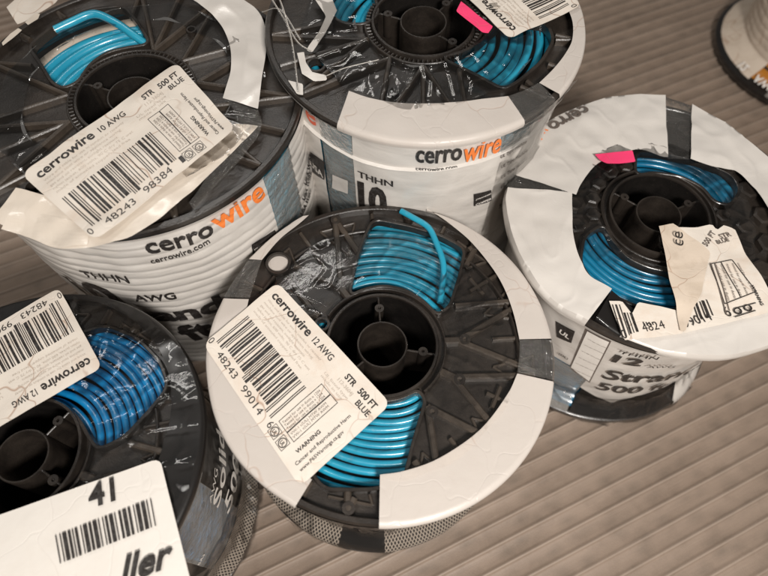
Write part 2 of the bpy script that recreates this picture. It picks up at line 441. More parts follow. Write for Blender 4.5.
    def coil(s, r0=.37, r1=.97, depth=.009, liner=None):
        R, h, p = s.R, s.h, s.pitch; b = MB(); m = M[s.wire]; rn = s.rnd
        r = R*r0; k = 0; wr = p*.47
        while r < R*min(r1, s.rb-.03):
            ph = rn.random()*6; am = rn.uniform(.0002, .0010); dz = rn.uniform(-.0009, .0007)
            pts = 140; rows = []
            for j in range(pts):
                a = 2*PI*j/pts
                rc = r+am*math.sin(2*a+ph)+am*.6*math.sin(5*a+ph*2); zc = h-depth+dz+.0006*math.sin(3*a+ph)
                rows.append([((rc+wr*math.cos(q))*math.cos(a), (rc+wr*math.cos(q))*math.sin(a), zc+wr*math.sin(q)) for q in [2*PI*i/10 for i in range(10)]])
            rows.append(rows[0]); b.grid(rows, m, True)
            r += p*rn.choice((.96, 1.0, 1.03, 1.08, 1.2)); k += 1
        # outside of the winding
        prof = []; z = .010
        while z < h-.0115:
            for i in range(6):
                zz = z+p*i/6; prof.append((s.prof(zz)-.0042+p*.42*math.sin(PI*i/6)**.6, zz))
            z += p
        b.revolve(prof, m, n=140, fn=lambda r_, z_, a: (r_+.0004*math.sin(5*a+z_*300), z_+.0006*math.sin(a*2)))
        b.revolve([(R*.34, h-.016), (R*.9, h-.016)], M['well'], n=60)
        o = b.build('wire_coil', s.root, angle=80)
        if liner:
            b = MB(); b.revolve([(R*liner[0], h-.0082), (R*liner[1], h-.0078)], M['paper'], n=90, a0=liner[2], a1=liner[3])
            b.build('paper_liner', s.root)
        return o
    def wire_end(s, pts, r=None):
        P = [(*s.at(px, py, dz), s.h+dz) for px, py, dz in pts]
        b = MB(); b.tube(smoothpath(P, 6), r or s.pitch*.47, M[s.wire], 12)
        b.tube([Vector(P[0])+(Vector(P[0])-Vector(P[1])).normalized()*.0004, P[0]], s.pitch*.25, M['steel'], 10)
        b.build('wire_end', s.root)
    # ---- printed film
    def ring(s, name, inner, outer=None, mat='film', n=60, fold=True, dz=.0007, label=None, amp=.0006, rows=9, snap=False):
        cv = lambda q: [p.to_2d() if len(p) > 2 else p for p in smoothpath(q, 5)] if len(q) > 3 else q
        I = resample(cv([s.at(*p) for p in inner]), n)
        if outer: O_ = resample(cv([s.at(*p) for p in outer]), n)
        else:
            O_ = [p.normalized()*s.R for p in I]
        if snap: O_ = [p.normalized()*s.R for p in O_]
        b = MB(); rr = []
        for k in range(rows+1):
            t = k/rows
            row = []
            for i in range(n):
                p = I[i].lerp(O_[i], t); w = s.wob(p.x, p.y, amp)+(s.crease(p, amp) if amp > .001 else 0)
                row.append((p.x, p.y, s.h+dz+amp*.9+w))
            rr.append(row)
        if fold:
            for dr, z in ((.0010, s.h-.0010), (.0011, s.h-s.lip*.6), (.0008, s.h-s.lip-.001)):
                rr.append([((O_[i].length+dr)*math.cos(math.atan2(O_[i].y, O_[i].x)), (O_[i].length+dr)*math.sin(math.atan2(O_[i].y, O_[i].x)), z) for i in range(n)])
        b.grid(rr, M[mat]); return b.build(name, s.root, label=label, angle=70)
    def patch(s, name, a0, a1, z0, z1, mat='film', off=.0010, skew=0, label=None, parent=None, n=None):
        n = n or max(6, int((a1-a0)*40)); b = MB(); rows = []
        f0 = z0 if callable(z0) else (lambda a: z0); f1 = z1 if callable(z1) else (lambda a: z1)
        nzr = max(4, int((f1((a0+a1)/2)-f0((a0+a1)/2))/.0009))
        for k in range(nzr+1):
            row = []
            for j in range(n+1):
                a = a0+(a1-a0)*j/n+skew*(k/nzr); z = f0(a)+(f1(a)-f0(a))*k/nzr; r = s.wrapr(z, a)+off; row.append((r*math.cos(a), r*math.sin(a), z))
            rows.append(row)
        b.grid(rows, M[mat])
        R = s.R
        def uvf(co):
            a = math.atan2(co.y, co.x); a = a+2*PI if a < a0-.5 else a
            return (a*R, co.z)
        return b.build(name, parent or s.root, label=label, uvf=uvf, angle=75)
    def quadpatch(s, name, px, mat, off=.0016, parent=None, n=10):
        c = [s.cyl(*p) for p in px]; b = MB(); rows = []
        for k in range(n+1):
            v = k/n; row = []
            for j in range(n+1):
                u = j/n
                a = (1-v)*((1-u)*c[0][0]+u*c[1][0])+v*((1-u)*c[3][0]+u*c[2][0]); z = (1-v)*((1-u)*c[0][1]+u*c[1][1])+v*((1-u)*c[3][1]+u*c[2][1])
                r = s.wrapr(z, a)+off; row.append((r*math.cos(a), r*math.sin(a), z))
            rows.append(row)
        b.grid(rows, M[mat]); return b.build(name, parent or s.root, angle=75, uvf=lambda co: (math.atan2(co.y, co.x)*s.R, co.z))
    def word(s, txt, p0, p1, mat='ink', bold=.0, hs=1.0, off=.0026, parent=None, name='side_print'):
        b = MB(); s.cyltext(b, txt, p0, p1, mat, bold, hs, off); return b.build(name, parent or s.root, smooth=False)
    def cyltext(s, b, txt, p0, p1, mat='ink', bold=.0, hs=1.0, off=.0026):
        vs, fs, w = text2d(txt, bold, .12)
        a0, z0 = s.cyl(*p0); a1, z1 = s.cyl(*p1)
        if a1 < a0-PI: a1 += 2*PI
        if s.seed in (2, 4): z0 = z1 = (z0+z1)/2       # print that runs parallel to the rim
        r0 = s.prof((z0+z1)/2); L = math.hypot((a1-a0)*r0, z1-z0); sc = L/w; ux, uz = (a1-a0)*r0/L, (z1-z0)/L
        out = []
        for x, y in vs:
            X, Y = x*sc, y*sc*hs; a = a0+(X*ux-Y*uz)/r0; z = z0+X*uz+Y*ux
            r = s.wrapr(z, a)+off; out.append((r*math.cos(a), r*math.sin(a), z))
        b.add(out, fs, M[mat])
    def film(s, mat='clear', r0=.5, amp=1.0, off=.0026, side=False, top=True, r1=.8):
        b = MB(); R, h = s.R, s.h
        if top:
            prof = [(R*(r0+(r1-r0)*k/36), h+.0024-.0012*k/36) for k in range(37)]
            def fn(r, z, a):
                q = noise.noise(Vector((r*40*math.cos(a)+s.seed, r*40*math.sin(a), 2)))*.0010*amp+noise.noise(Vector((math.cos(a)*3, math.sin(a)*3, r*14+s.seed)))*.0008*amp
                x_, y_ = math.cos(a), math.sin(a); cr = lambda v: max(0, 1-abs(noise.noise(v))*5)**2
                q += amp*.0010*(cr(Vector((x_*4+r*8, y_*4, s.seed+2.2)))+cr(Vector((r*x_*55, r*y_*55, s.seed+6.1))))
                if r <= R*r0+1e-6 or r >= R*r1-1e-6: r += R*.05*noise.noise(Vector((math.cos(a)*3, math.sin(a)*3, s.seed)))
                return r, z+q
            b.revolve(prof, M[mat], n=420, fn=fn)
        if side:
            prof = []
            zz = h-s.lip
            while zz > .006: prof.append((0, zz)); zz -= .0025
            b.revolve(prof, M[mat], n=200, fn=lambda r, z, a: (s.wrapr(z, a)+off+.0010*noise.noise(Vector((a*6, z*60, s.seed+3))), z))
        return b.build('shrink_film', s.root, angle=80)

def crinkle(s, name, a0, a1, z0, z1, off=.003, amp=.0022, mat='crinkle', seed=0):
    b = MB(); rows = []; na = max(20, int((a1-a0)*s.R/.0011)); nz = max(8, int(abs(z1-z0)/.0011))
    rg = lambda v: (1-abs(noise.noise(v))*2.2)
    for k in range(nz+1):
        z = z0+(z1-z0)*k/nz; row = []
        for j in range(na+1):
            a = a0+(a1-a0)*j/na
            q = rg(Vector((a*3.2+seed, z*46+a*2, seed)))*.8+rg(Vector((a*9, z*70-a*5, seed+4)))*.35
            zz = z+.003*noise.noise(Vector((a*7, seed, 1)))*(1 if k in (0, nz) else .6)
            r = s.wrapr(max(.007, min(s.h-s.lip, z)), a)+off+amp*q; row.append((r*math.cos(a), r*math.sin(a), zz))
        rows.append(row)
    b.grid(rows, M[mat]); return b.build(name, s.root, angle=50)

class Sheet:
    """a flat label: px = its corners (top left, top right, bottom right, bottom left as its text reads)"""
    def __init__(s, sp, px=None, corners=None, dz=.0022, amp=.0009, droop=0, curl=0, seed=0):
        s.sp = sp; s.c = [Vector(sp.at(*p, dz)) for p in px] if px else [Vector(c) for c in corners]
        s.dz, s.amp, s.droop, s.seed, s.curl = dz, amp, droop, seed, curl
        s.W = ((s.c[1]-s.c[0]).length+(s.c[2]-s.c[3]).length)/2; s.H = ((s.c[3]-s.c[0]).length+(s.c[2]-s.c[1]).length)/2
    def P(s, u, v, e=0):
        p = s.c[0].lerp(s.c[1], u).lerp(s.c[3].lerp(s.c[2], u), v)
        z = s.sp.h+s.dz+s.amp*(1.1*noise.noise(Vector((u*2.6+s.seed*3, v*2.6, 1)))+.45*noise.noise(Vector((u*9+s.seed, v*6, 5))))
        over = p.length-s.sp.R
        if over > 0: z -= s.droop*over
        z += s.curl*max(0, v-.75)**2*4
        return (p.x, p.y, z+e)
    def body(s, name='sticker', mat='paper', label=None, rad=.05, edge=None):
        rx, ry = rad, rad*s.W/s.H; lp = []
        corners = [(rx, ry, PI, 1.5*PI), (1-rx, ry, 1.5*PI, 2*PI), (1-rx, 1-ry, 0, .5*PI), (rx, 1-ry, .5*PI, PI)]
        def xs(v):
            if v < ry: d = 1-math.sqrt(max(0, 1-((ry-v)/ry)**2))
            elif v > 1-ry: d = 1-math.sqrt(max(0, 1-((v-1+ry)/ry)**2))
            else: d = 0
            return d*rx
        vv = [0, .006, .02, .04, .07]+[.1+.8*i/22 for i in range(23)]+[.93, .96, .98, .994, 1]
        rows = [[s.P(xs(v)+(1-2*xs(v))*j/40, v) for j in range(41)] for v in vv]
        b = MB(); b.grid(rows, M[mat])
        rim = [rows[0][j] for j in range(41)]+[r[40] for r in rows[1:]]+[rows[-1][j] for j in range(39, -1, -1)]+[r[0] for r in rows[-2:0:-1]]
        low = [(x, y, z-.00035) for x, y, z in rim]; b.grid([rim, low], M[mat], True)
        s.o = b.build(name, s.sp.root, label=label, angle=60); return s.o
    def text(s, b, txt, x, y, hgt, mat='ink', bold=0, align='L', rot=0, width=None, e=.00018):
        """x, y (0..1) of the baseline start; hgt = letter size as share of sheet height; rot in degrees"""
        vs, fs, w = text2d(txt, bold, 1.5)
        sc = hgt*s.H; sx = sc if width is None else width*(s.W if abs(rot) < 45 else s.H)/w
        ox = {'L': 0, 'C': -w/2, 'R': -w}[align]
        c, sn = math.cos(math.radians(rot)), math.sin(math.radians(rot)); out = []
        for X, Y in vs:
            a, q = (X+ox)*sx, Y*sc; dx, dy = a*c-q*sn, a*sn+q*c
            out.append(s.P(x+dx/s.W, y-dy/s.H, e))
        b.add(out, fs, M[mat])
    def rect(s, b, x0, y0, x1, y1, mat='ink', e=.00018):
        n = max(1, int((x1-x0)/.08)); m = max(1, int((y1-y0)/.06))
        b.grid([[s.P(x0+(x1-x0)*i/n, y0+(y1-y0)*j/m, e) for i in range(n+1)] for j in range(m+1)], M[mat])
    def frame(s, b, x0, y0, x1, y1, t=.005, mat='ink'):
        tv = t*s.W/s.H
        s.rect(b, x0, y0, x1, y0+tv, mat); s.rect(b, x0, y1-tv, x1, y1, mat)
        s.rect(b, x0, y0+tv, x0+t, y1-tv, mat); s.rect(b, x1-t, y0+tv, x1, y1-tv, mat)
    def blob(s, b, x, y, r, mat='ink', ring=None):
        a = s.W/s.H; n = 20; P = [s.P(x+r*math.cos(2*PI*k/n), y+r*a*math.sin(2*PI*k/n), .00018) for k in range(n)]
        if ring is None: b.add(P, [tuple(range(n))], M[mat])
        else:
            Q = [s.P(x+r*ring*math.cos(2*PI*k/n), y+r*ring*a*math.sin(2*PI*k/n), .00018) for k in range(n)]
            b.grid([P, Q], M[mat], True)

LC = {'0': '0001101', '1': '0011001', '2': '0010011', '3': '0111101', '4': '0100011', '5': '0110001', '6': '0101111', '7': '0111011', '8': '0110111', '9': '0001011'}
def upc(code):
    bits = '101'+''.join(LC[c] for c in code[:6])+'01010'+''.join(''.join('1' if q == '0' else '0' for q in LC[c]) for c in code[6:])+'101'
    return bits
def bars(sh, b, bits, x0, x1, y0, y1, guards=True, ylow=None):
    n = len(bits); w = (x1-x0)/n; i = 0
    while i < n:
        if bits[i] == '1':
            j = i
            while j < n and bits[j] == '1': j += 1
            g = guards and (i < 10 or i > n-11 or 44 < i < 51)
            sh.rect(b, x0+i*w+w*.04, y0, x0+j*w-w*.04, (ylow or y1+.04) if g else y1); i = j
        else: i += 1
GIB = ['Wire and cable for use in conduit or raceway', 'machine tool wire or appliance wiring', 'gas and oil resistant, sunlight resistant', 'nylon jacket, 600 volts, 90 C dry 75 C wet', 'made of annealed copper, lead free']
def wire_label(sh, gauge, left, right, last, label=None, tail=True, name='sticker'):
    o = sh.body(name, 'paper', label)
    b = MB()
    sh.text(b, 'cerrowire', .045, .155, .135, bold=.026, width=.345)
    sh.text(b, gauge, .425, .150, .095, bold=.014, width=.165)
    sh.text(b, 'STR', .715, .150, .085, bold=.03, width=.075)
    sh.text(b, '500 FT', .825, .150, .085, bold=.03, width=.135)
    sh.text(b, 'BLUE', .965, .235, .08, bold=.02, align='R', width=.10)
    b.build('heading_print', o, smooth=False)
    b = MB()
    for i, t in enumerate(GIB): sh.text(b, t, .05, .215+.047*i, .036, 'grey', width=.50-.04*(i % 3))
    sh.text(b, '112-3604J', .70, .215, .05, 'grey', bold=.01, width=.12); sh.text(b, 'UL listed type', .62, .265, .036, 'grey', width=.2)
    sh.text(b, 'made in usa', .62, .305, .036, 'grey', width=.18)
    b.build('small_print', o, smooth=False)
    b = MB(); bits = upc('0'+left+right+last)
    bars(sh, b, bits, .045, .615, .47, .84)
    sh.text(b, '0', .006, .945, .10, width=.026)
    sh.text(b, left, .105, .955, .10, width=.19); sh.text(b, right, .365, .955, .10, width=.19); sh.text(b, last, .625, .945, .10, width=.026)
    b.build('barcode', o, smooth=False)
    b = MB()
    sh.frame(b, .655, .34, .735, .84, .0035); sh.frame(b, .735, .34, .80, .84, .0035)
    for i in range(3): sh.text(b, 'Tested for use in ducts x 1204', .685+.021*i, .82, .034, 'mid', rot=90, width=.43)
    for i in range(2): sh.text(b, 'VW-1 c(UL) MTW AWM', .762+.022*i, .82, .034, 'mid', rot=90, width=.40)
    for x in (.685, .76):
        sh.blob(b, x, .915, .026, ring=.8); sh.text(b, 'UL', x-.014, .935, .05, bold=.02, width=.03)
        sh.frame(b, x-.031, .865, x+.031, .965, .003)
    sh.text(b, 'WARNING', .86, .87, .05, bold=.03, rot=90, width=.26)
    sh.text(b, 'Cancer and Reproductive Harm', .905, .93, .045, 'ink', bold=.012, rot=90, width=.60)
    sh.text(b, 'www.P65Warnings.ca.gov', .945, .93, .045, 'ink', bold=.012, rot=90, width=.47)
    b.build('table_print', o, smooth=False)
    return o
def polysheet(sp, name, px, mat, dz=.003, amp=.0006, parent=None, label=None, thick=.0004, tilt=None):
    pts = [Vector(sp.at(*p, dz)) for p in px]
    lp = resample(pts+[pts[0]], max(24, len(pts)*6))[:-1]
    vs, fs = fill2d([[(p.x, p.y) for p in lp]])
    bm = bmesh.new(); V = [bm.verts.new((x, y, 0)) for x, y in vs]
    for f in fs:
        try: bm.faces.new([V[i] for i in f])
        except ValueError: pass
    bmesh.ops.triangulate(bm, faces=bm.faces)
    for _ in range(3):
        es = [e for e in bm.edges if e.calc_length() > .006]
        if es: bmesh.ops.subdivide_edges(bm, edges=es, cuts=1); bmesh.ops.triangulate(bm, faces=bm.faces)
    for v in bm.verts:
        x, y = v.co.x, v.co.y; z = sp.h+dz+sp.wob(x, y, amp)
        if tilt: z += tilt(x, y)
        v.co.z = z
    bm.verts.index_update()
    vs = [tuple(v.co) for v in bm.verts]; fs = [tuple(v.index for v in f.verts) for f in bm.faces]; bm.free()
    b = MB(); b.add(vs, fs, M[mat])
    return b.build(name, parent or sp.root, label=label, angle=60)

# ================================================================== the floor: ribbed deck
def floor():
    dx, dy = math.cos(math.radians(24.9)), math.sin(math.radians(24.9)); nx, ny = -dy, dx
    p0 = on_floor(560, 447); p1 = on_floor(560, 559)
    w0 = p0[0]*nx+p0[1]*ny; w1 = p1[0]*nx+p1[1]*ny; pitch = abs(w0-w1)/5
    b = MB(); prof = []
    shp = [(0, .0), (.03, .0009), (.07, .0017), (.12, .0019), (.17, .0015), (.23, .0006), (.34, .0001), (.6, -.0003), (.9, -.0004)]
    k0 = -60; k1 = 150
    for k in range(k0, k1):
        for t, z in shp: prof.append((w0+(k+t-.14)*pitch, z, k))
    ls = [-2.5, -1.2, -.6]+[-.4+i*.022 for i in range(66)]+[1.2, 1.8, 3, 5]
    def fp(w, z, k, l):
        q = noise.noise(Vector((l*9, k*.37, 2))); q2 = noise.noise(Vector((l*30, k*.9, 8)))
        w2 = w+.0007*noise.noise(Vector((l*5, k*.21, 5)))
        return (nx*w2+dx*l, ny*w2+dy*l, z*(1.0+.5*q+.25*q2)-.0025)
    rows = [[fp(w, z, k, l) for l in ls] for w, z, k in prof]
    m, nt, out = newmat('ribbed_floor')
    tc = N(nt, 'ShaderNodeTexCoord'); mp = N(nt, 'ShaderNodeMapping'); mp.vector_type = 'TEXTURE'; mp.inputs['Rotation'].default_value = (0, 0, math.radians(24.9))
    nt.links.new(tc.outputs['Object'], mp.inputs[0]); sx = N(nt, 'ShaderNodeMapping'); sx.inputs['Scale'].default_value = (1, 3.2, 1); nt.links.new(mp.outputs[0], sx.inputs[0])
    v = sx.outputs[0]
    n1 = noise_n(nt, v, 9, 5, .6); n2 = noise_n(nt, mp.outputs[0], 55, 5, .6); n3 = noise_n(nt, v, 26, 3, .5)
    c = mixc(nt, ramp(nt, n1, [(.3, (0, 0, 0)), (.7, (1, 1, 1))]), (.215, .162, .124), (.285, .218, .170))
    # soft dark smudges spaced along each channel
    vo = N(nt, 'ShaderNodeTexVoronoi'); vs_ = N(nt, 'ShaderNodeMapping'); vs_.inputs['Scale'].default_value = (1/.022, 1/(pitch*1.0), 1); nt.links.new(mp.outputs[0], vs_.inputs[0])
    vo.inputs['Scale'].default_value = 1; vo.inputs['Randomness'].default_value = .75; vo.voronoi_dimensions = '2D'; nt.links.new(vs_.outputs[0], vo.inputs['Vector'])
    sm = ramp(nt, vo.outputs['Distance'], [(.05, (1, 1, 1)), (.52, (0, 0, 0))])
    g = ramp(nt, n3, [(.36, (0, 0, 0)), (.64, (1, 1, 1))])
    c = mixc(nt, math_n(nt, 'MULTIPLY', math_n(nt, 'MULTIPLY', sm, g), .40), c, (.095, .078, .062))
    c = mixc(nt, math_n(nt, 'MULTIPLY', ramp(nt, n2, [(.5, (0, 0, 0)), (.8, (1, 1, 1))]), .35), c, (.12, .088, .066))
    fine = noise_n(nt, mp.outputs[0], 700, 3, .7)
    c = mixc(nt, math_n(nt, 'MULTIPLY', ramp(nt, fine, [(.55, (0, 0, 0)), (.8, (1, 1, 1))]), .25), c, (.38, .29, .22))
    sm2 = N(nt, 'ShaderNodeMapping'); sm2.inputs['Rotation'].default_value = (0, 0, .9); sm2.inputs['Scale'].default_value = (4, 160, 1); nt.links.new(mp.outputs[0], sm2.inputs[0])
    scr = ramp(nt, noise_n(nt, sm2.outputs[0], 3, 3, .6, .4), [(.66, (0, 0, 0)), (.72, (1, 1, 1))])
    sm3 = N(nt, 'ShaderNodeMapping'); sm3.inputs['Scale'].default_value = (6, 220, 1); nt.links.new(mp.outputs[0], sm3.inputs[0])
    grain = noise_n(nt, sm3.outputs[0], 2.5, 4, .65)
    c = mixc(nt, math_n(nt, 'MULTIPLY', scr, .22), c, (.42, .35, .29))
    c = mixc(nt, math_n(nt, 'MULTIPLY', ramp(nt, grain, [(.45, (0, 0, 0)), (.75, (1, 1, 1))]), .16), c, (.145, .112, .087))
    sz = N(nt, 'ShaderNodeSeparateXYZ'); nt.links.new(tc.outputs['Object'], sz.inputs[0])
    pale_raised = N(nt, 'ShaderNodeMapRange'); pale_raised.inputs[1].default_value = -.0018; pale_raised.inputs[2].default_value = -.0008; nt.links.new(sz.outputs[2], pale_raised.inputs[0])
    c = mixc(nt, math_n(nt, 'MULTIPLY', pale_raised.outputs[0], .38), c, (.38, .31, .255))  # mixes a paler tone into the ridge tops by height
    principled(nt, out, c, .52, bump(nt, math_n(nt, 'ADD', fine, math_n(nt, 'MULTIPLY', n2, 2)), .25, .0006), spec=.35)
    b.grid(rows, m); o = b.build('floor', angle=80); o['kind'] = 'structure'; return o
floor()

# ================================================================== centre spool
def sp_centre():
    s = Spool('wire_spool', -.0138, .2840, .2125, .3216, .0378, .0097, rb=.86, label='centre spool of light blue wire, cream rim, cut wire end bent over its winding', pitch=.00475, seed=1, rbot=1.0)
    s.spokes = [math.atan2(*reversed(s.at(379, 300))), math.atan2(*reversed(s.at(425, 350))), math.atan2(*reversed(s.at(352, 368)))]
    up = [(374, 219), (410, 226), (440, 235), (464, 248), (459, 272), (449, 304), (438, 313), (426, 300), (408, 288), (384, 283), (363, 287), (351, 293), (357, 262), (365, 238)]
    lo = [(418, 391), (424, 400), (412, 440), (402, 480), (372, 487), (325, 487), (312, 470), (335, 425), (351, 395), (365, 399), (384, 402), (402, 399)]
    s.flange([up, lo], 'pocket', holes=((278, 262, .0068), (322, 323, .0033)), midring=.805)
    b = MB(); c = s.at(278, 262, -.003); b.revolve([(.0001, s.h-.0036), (.0066, s.h-.0036), (.0070, s.h-.0042), (.0070, s.h-.007)], M['flatfilm'], n=28); b.v = [(x+c[0], y+c[1], z) for x, y, z in b.v]; b.build('pale_plug', s.root)
    s.coil(.345, .97, .0094)
    s.wire_end([(401, 211, .003), (412, 217, .004), (428, 227, .0045), (436, 242, .0035), (443, 262, .002), (443, 280, -.001), (440, 303, -.004)], .0021)
    # cream film ring in segments
    s.ring('rim_film', [(262, 261), (280, 240), (300, 224), (309, 216)], [(249, 260), (270, 240), (290, 225), (303, 217)], mat='flatfilm', amp=.0003)
    s.ring('rim_film', [(249, 300), (243, 330), (240, 362), (250, 400), (262, 425), (283, 455), (312, 480)], [(224, 299), (213, 325), (207, 360), (214, 410), (233, 450), (262, 482), (296, 506)], mat='flatfilm', amp=.0003)
    s.ring('rim_film', [(380, 475), (405, 471), (440, 458), (480, 430), (507, 395), (517, 374)], mat='flatfilm', amp=.0003)
    s.ring('rim_film', [(519, 340), (512, 310), (498, 278), (473, 245), (449, 224), (427, 209)], mat='flatfilm', amp=.0003)
    s.ring('net_band', [(519, 341), (519, 357), (517, 373)], mat='band', n=20)
    s.ring('clear_band', [(250, 299), (256, 280), (262, 262)], [(224, 298), (235, 280), (249, 261)], mat='band', n=16)
    # side wrap
    a = lambda x, y: s.cyl(x, y)[0]
    s.patch('net_wrap', a(215, 470)-.3, a(345, 532), .008, s.h-s.lip+.0002, 'net'); s.patch('black_wrap', a(345, 532), a(381, 538), .008, s.h-s.lip+.0002, 'bfilm')
    s.patch('net_wrap', a(381, 538), a(381, 538)+1.6, .008, s.h-s.lip+.0002, 'net')
    s.patch('white_wrap', a(381, 538)+1.6, a(215, 470)-.3+2*PI, .008, s.h-s.lip+.0002, 'film')
    s.film('clear', .40, .38, r1=.765)
    crinkle(s, 'loose_film', a(215, 470), a(345, 532)+.9, .006, s.h*.45, .002, .0026, seed=5)
    sh = Sheet(s, [(277.5, 282), (391, 404), (300, 487), (203, 344)], dz=.0032, amp=.0011, droop=.15, seed=2)
    wire_label(sh, '12 AWG', '48243', '99014', '6')
sp_centre()

# ================================================================== right spool
def sp_right():
    s = Spool('wire_spool', .3835, .4854, .2138, .3216, .0075, .0011, rb=.86, label='right hand spool of dark teal wire under a torn crumpled label and wrinkled white film', wire='teal', pitch=.0047, seed=2, rbot=.98, fol=.018)
    s.spokes = [math.atan2(*reversed(s.at(*p))) for p in ((627, 195), (698, 198), (664, 245))]
    up = [(638, 151), (665, 153), (702, 161), (732, 174), (740, 188), (731, 203), (716, 200), (704, 185), (682, 174), (655, 170), (637, 173)]
    lo = [(604, 224), (586, 236), (582, 262), (600, 288), (640, 305), (680, 308), (690, 285), (672, 272), (650, 268), (628, 258), (612, 240)]
    s.flange([up, lo], 'comb')
    s.coil(.345, .97, .0094)
    inner_a = [(575, 197), (580, 186), (590, 172), (600, 163), (615, 156), (640, 151), (660, 158), (667, 159)]
    outer_a = [(509, 176), (516, 160), (530, 139), (548, 124), (575, 111), (605, 101), (640, 97), (664, 98)]
    s.ring('rim_film', inner_a, outer_a, 'film', amp=.0016, rows=26, n=150)
    s.ring('rim_film', [(689, 161), (712, 168), (735, 172), (750, 186), (764, 208), (775, 240), (772, 280)], [(691, 106), (720, 122), (750, 145), (775, 170), (800, 215), (812, 260), (808, 310)], 'film', amp=.0017, rows=26, n=150)
    s.ring('rim_film', [(571, 195), (571, 215), (573, 240), (580, 262), (590, 278), (611, 290)], [(507, 190), (505, 205), (512, 238), (530, 275), (556, 304), (587, 322)], 'film', amp=.0017, rows=26, n=150)
    s.ring('rim_film', [(640, 316), (680, 330), (720, 325), (760, 310), (785, 290)], [(620, 336), (660, 350), (700, 356), (740, 354), (800, 335)], 'film', amp=.0012, rows=20, n=120)
    s.ring('rim_film', [(611, 291), (622, 300), (640, 316)], [(596, 318), (608, 328), (620, 336)], 'bfilm', n=14)
    s.ring('dark_band', [(571, 195), (573, 190), (576, 187)], [(507, 189), (508, 182), (510, 176)], 'band', n=12)
    s.ring('dark_band', [(667, 160), (678, 160), (688, 161)], [(664, 98), (678, 102), (692, 107)], 'band', n=14, dz=.0005)
    # ink on the folded film
    b = MB()
    def flat(txt, p0, p1, mat, bold=.02, hs=1):
        vs, fs, w = text2d(txt, bold, .4); a = Vector(s.at(*p0, .003)); d = Vector(s.at(*p1, .003))-a; L = d.length; d /= L; n = Vector((-d.y, d.x))
        b.add([((a+d*x*L/w+n*y*L/w*hs).x, (a+d*x*L/w+n*y*L/w*hs).y, s.h+.0052+s.wob((a+d*x*L/w+n*y*L/w*hs).x, (a+d*x*L/w+n*y*L/w*hs).y, .0016)) for x, y in vs], fs, M[mat])
    flat('cerro', (583, 108), (546, 127), 'mid', hs=.9); flat('wire', (542, 129), (523, 146), 'orange', .01, .9)
    b.build('rim_print', s.root, smooth=False)
    a = lambda x, y: s.cyl(x, y)[0]; z = lambda x, y: s.cyl(x, y)[1]
    kn = sorted([s.cyl(*p) for p in ((580, 386), (594, 395), (612, 402), (640, 405), (668, 403), (690, 396))])
    def zb(an):
        if an <= kn[0][0]: return max(.004, kn[0][1])
        for (p, q), (p2, q2) in zip(kn, kn[1:]):
            if an <= p2: return max(.004, q+(q2-q)*(an-p)/(p2-p))
        return max(.004, kn[-1][1])
    a0 = a(562, 350)-.5; a1 = a(716, 368)
    s.patch('white_wrap', a(556, 360)-1.2, a(586, 380), z(572, 366), s.h-s.lip+.0002, 'film')
    s.patch('white_wrap', a(586, 380), a1+1.2, zb, s.h-s.lip+.0002, 'film')
    s.patch('dark_wrap', a(578, 392), a1+1.2, .010, zb, 'bfilm')
    s.patch('white_wrap', a1+1.2, a(556, 360)-1.2+2*PI, .01, s.h-s.lip+.0002, 'film')
    b = MB()
    s.word('THHN', (619, 348), (657, 354), bold=.015, hs=.7, off=.0040); s.word('12', (611, 358), (640, 364), bold=.03, hs=.72)
    s.word('AWG', (645, 365), (673, 363), bold=.01, hs=.75, off=.0034)
    s.word('Strand.', (604, 372), (700, 372), bold=.022, hs=.86); s.word('500 ft', (595, 386), (667, 390), bold=.02, hs=.80)
    q = s.quadpatch('spec_panel', [(587, 327), (612, 339), (590, 381), (570, 367)], 'mid')
    s.quadpatch('panel_face', [(588.5, 329), (610, 339.5), (589.5, 379), (571.5, 366)], 'white', .0020, q)
    b = MB()
    for i in range(6):
        t = i/6+.06; p = (588.5+(571.5-588.5)*t, 331+(366-331)*t); e = (610+(589.5-610)*t, 341+(379-341)*t)
        s.word('wire type nylon jacket', (p[0]+1.5, p[1]+3), (e[0]-1, e[1]+2), 'mid', hs=1.0, off=.0024, parent=q, name='panel_print')
    s.quadpatch('shield_mark', [(557, 320), (576, 330), (572, 342), (558, 336)], 'ink')
    s.word('UL', (560, 331), (571, 336), 'white', .03, off=.0026); s.word('(UL)', (560, 352), (569, 357), 'ink', .02); pass
    s.film('clear', .42, .6, r1=.60)
    s.patch('cloudy_wrap', a(556, 360)-1.2, a(586, 380), .010, z(572, 366), 'bluehaze', .0016)
    crinkle(s, 'loose_film', a(560, 380), a1+.25, .003, .035, .0025, .0028, seed=3)
    # the label, torn in three
    left = polysheet(s, 'sticker', [(609, 301), (622, 301), (632, 314), (638, 302), (660, 306), (679, 311), (684, 333), (655, 337), (625, 340), (617, 322)], 'paper', .004, .0005, label='torn off corner of the crumpled label')
    main = polysheet(s, 'sticker', [(678, 228), (697, 227), (712, 224), (717, 230), (724, 225), (735, 229), (746, 253), (760, 275), (771, 294), (772, 312), (745, 318), (715, 326), (684, 333), (688, 300), (694, 270)], 'paper', .0042, .0016, label='crumpled label with scuffed print')
    flap = polysheet(s, 'label_flap', [(659, 226), (672, 224), (684, 232), (697, 240), (711, 252), (705, 275), (702, 292), (693, 309), (686, 330), (681, 332), (676, 305), (669, 280), (664, 250)], 'paper_back', .0058, .0020, main, label='folded over brown back of the label')
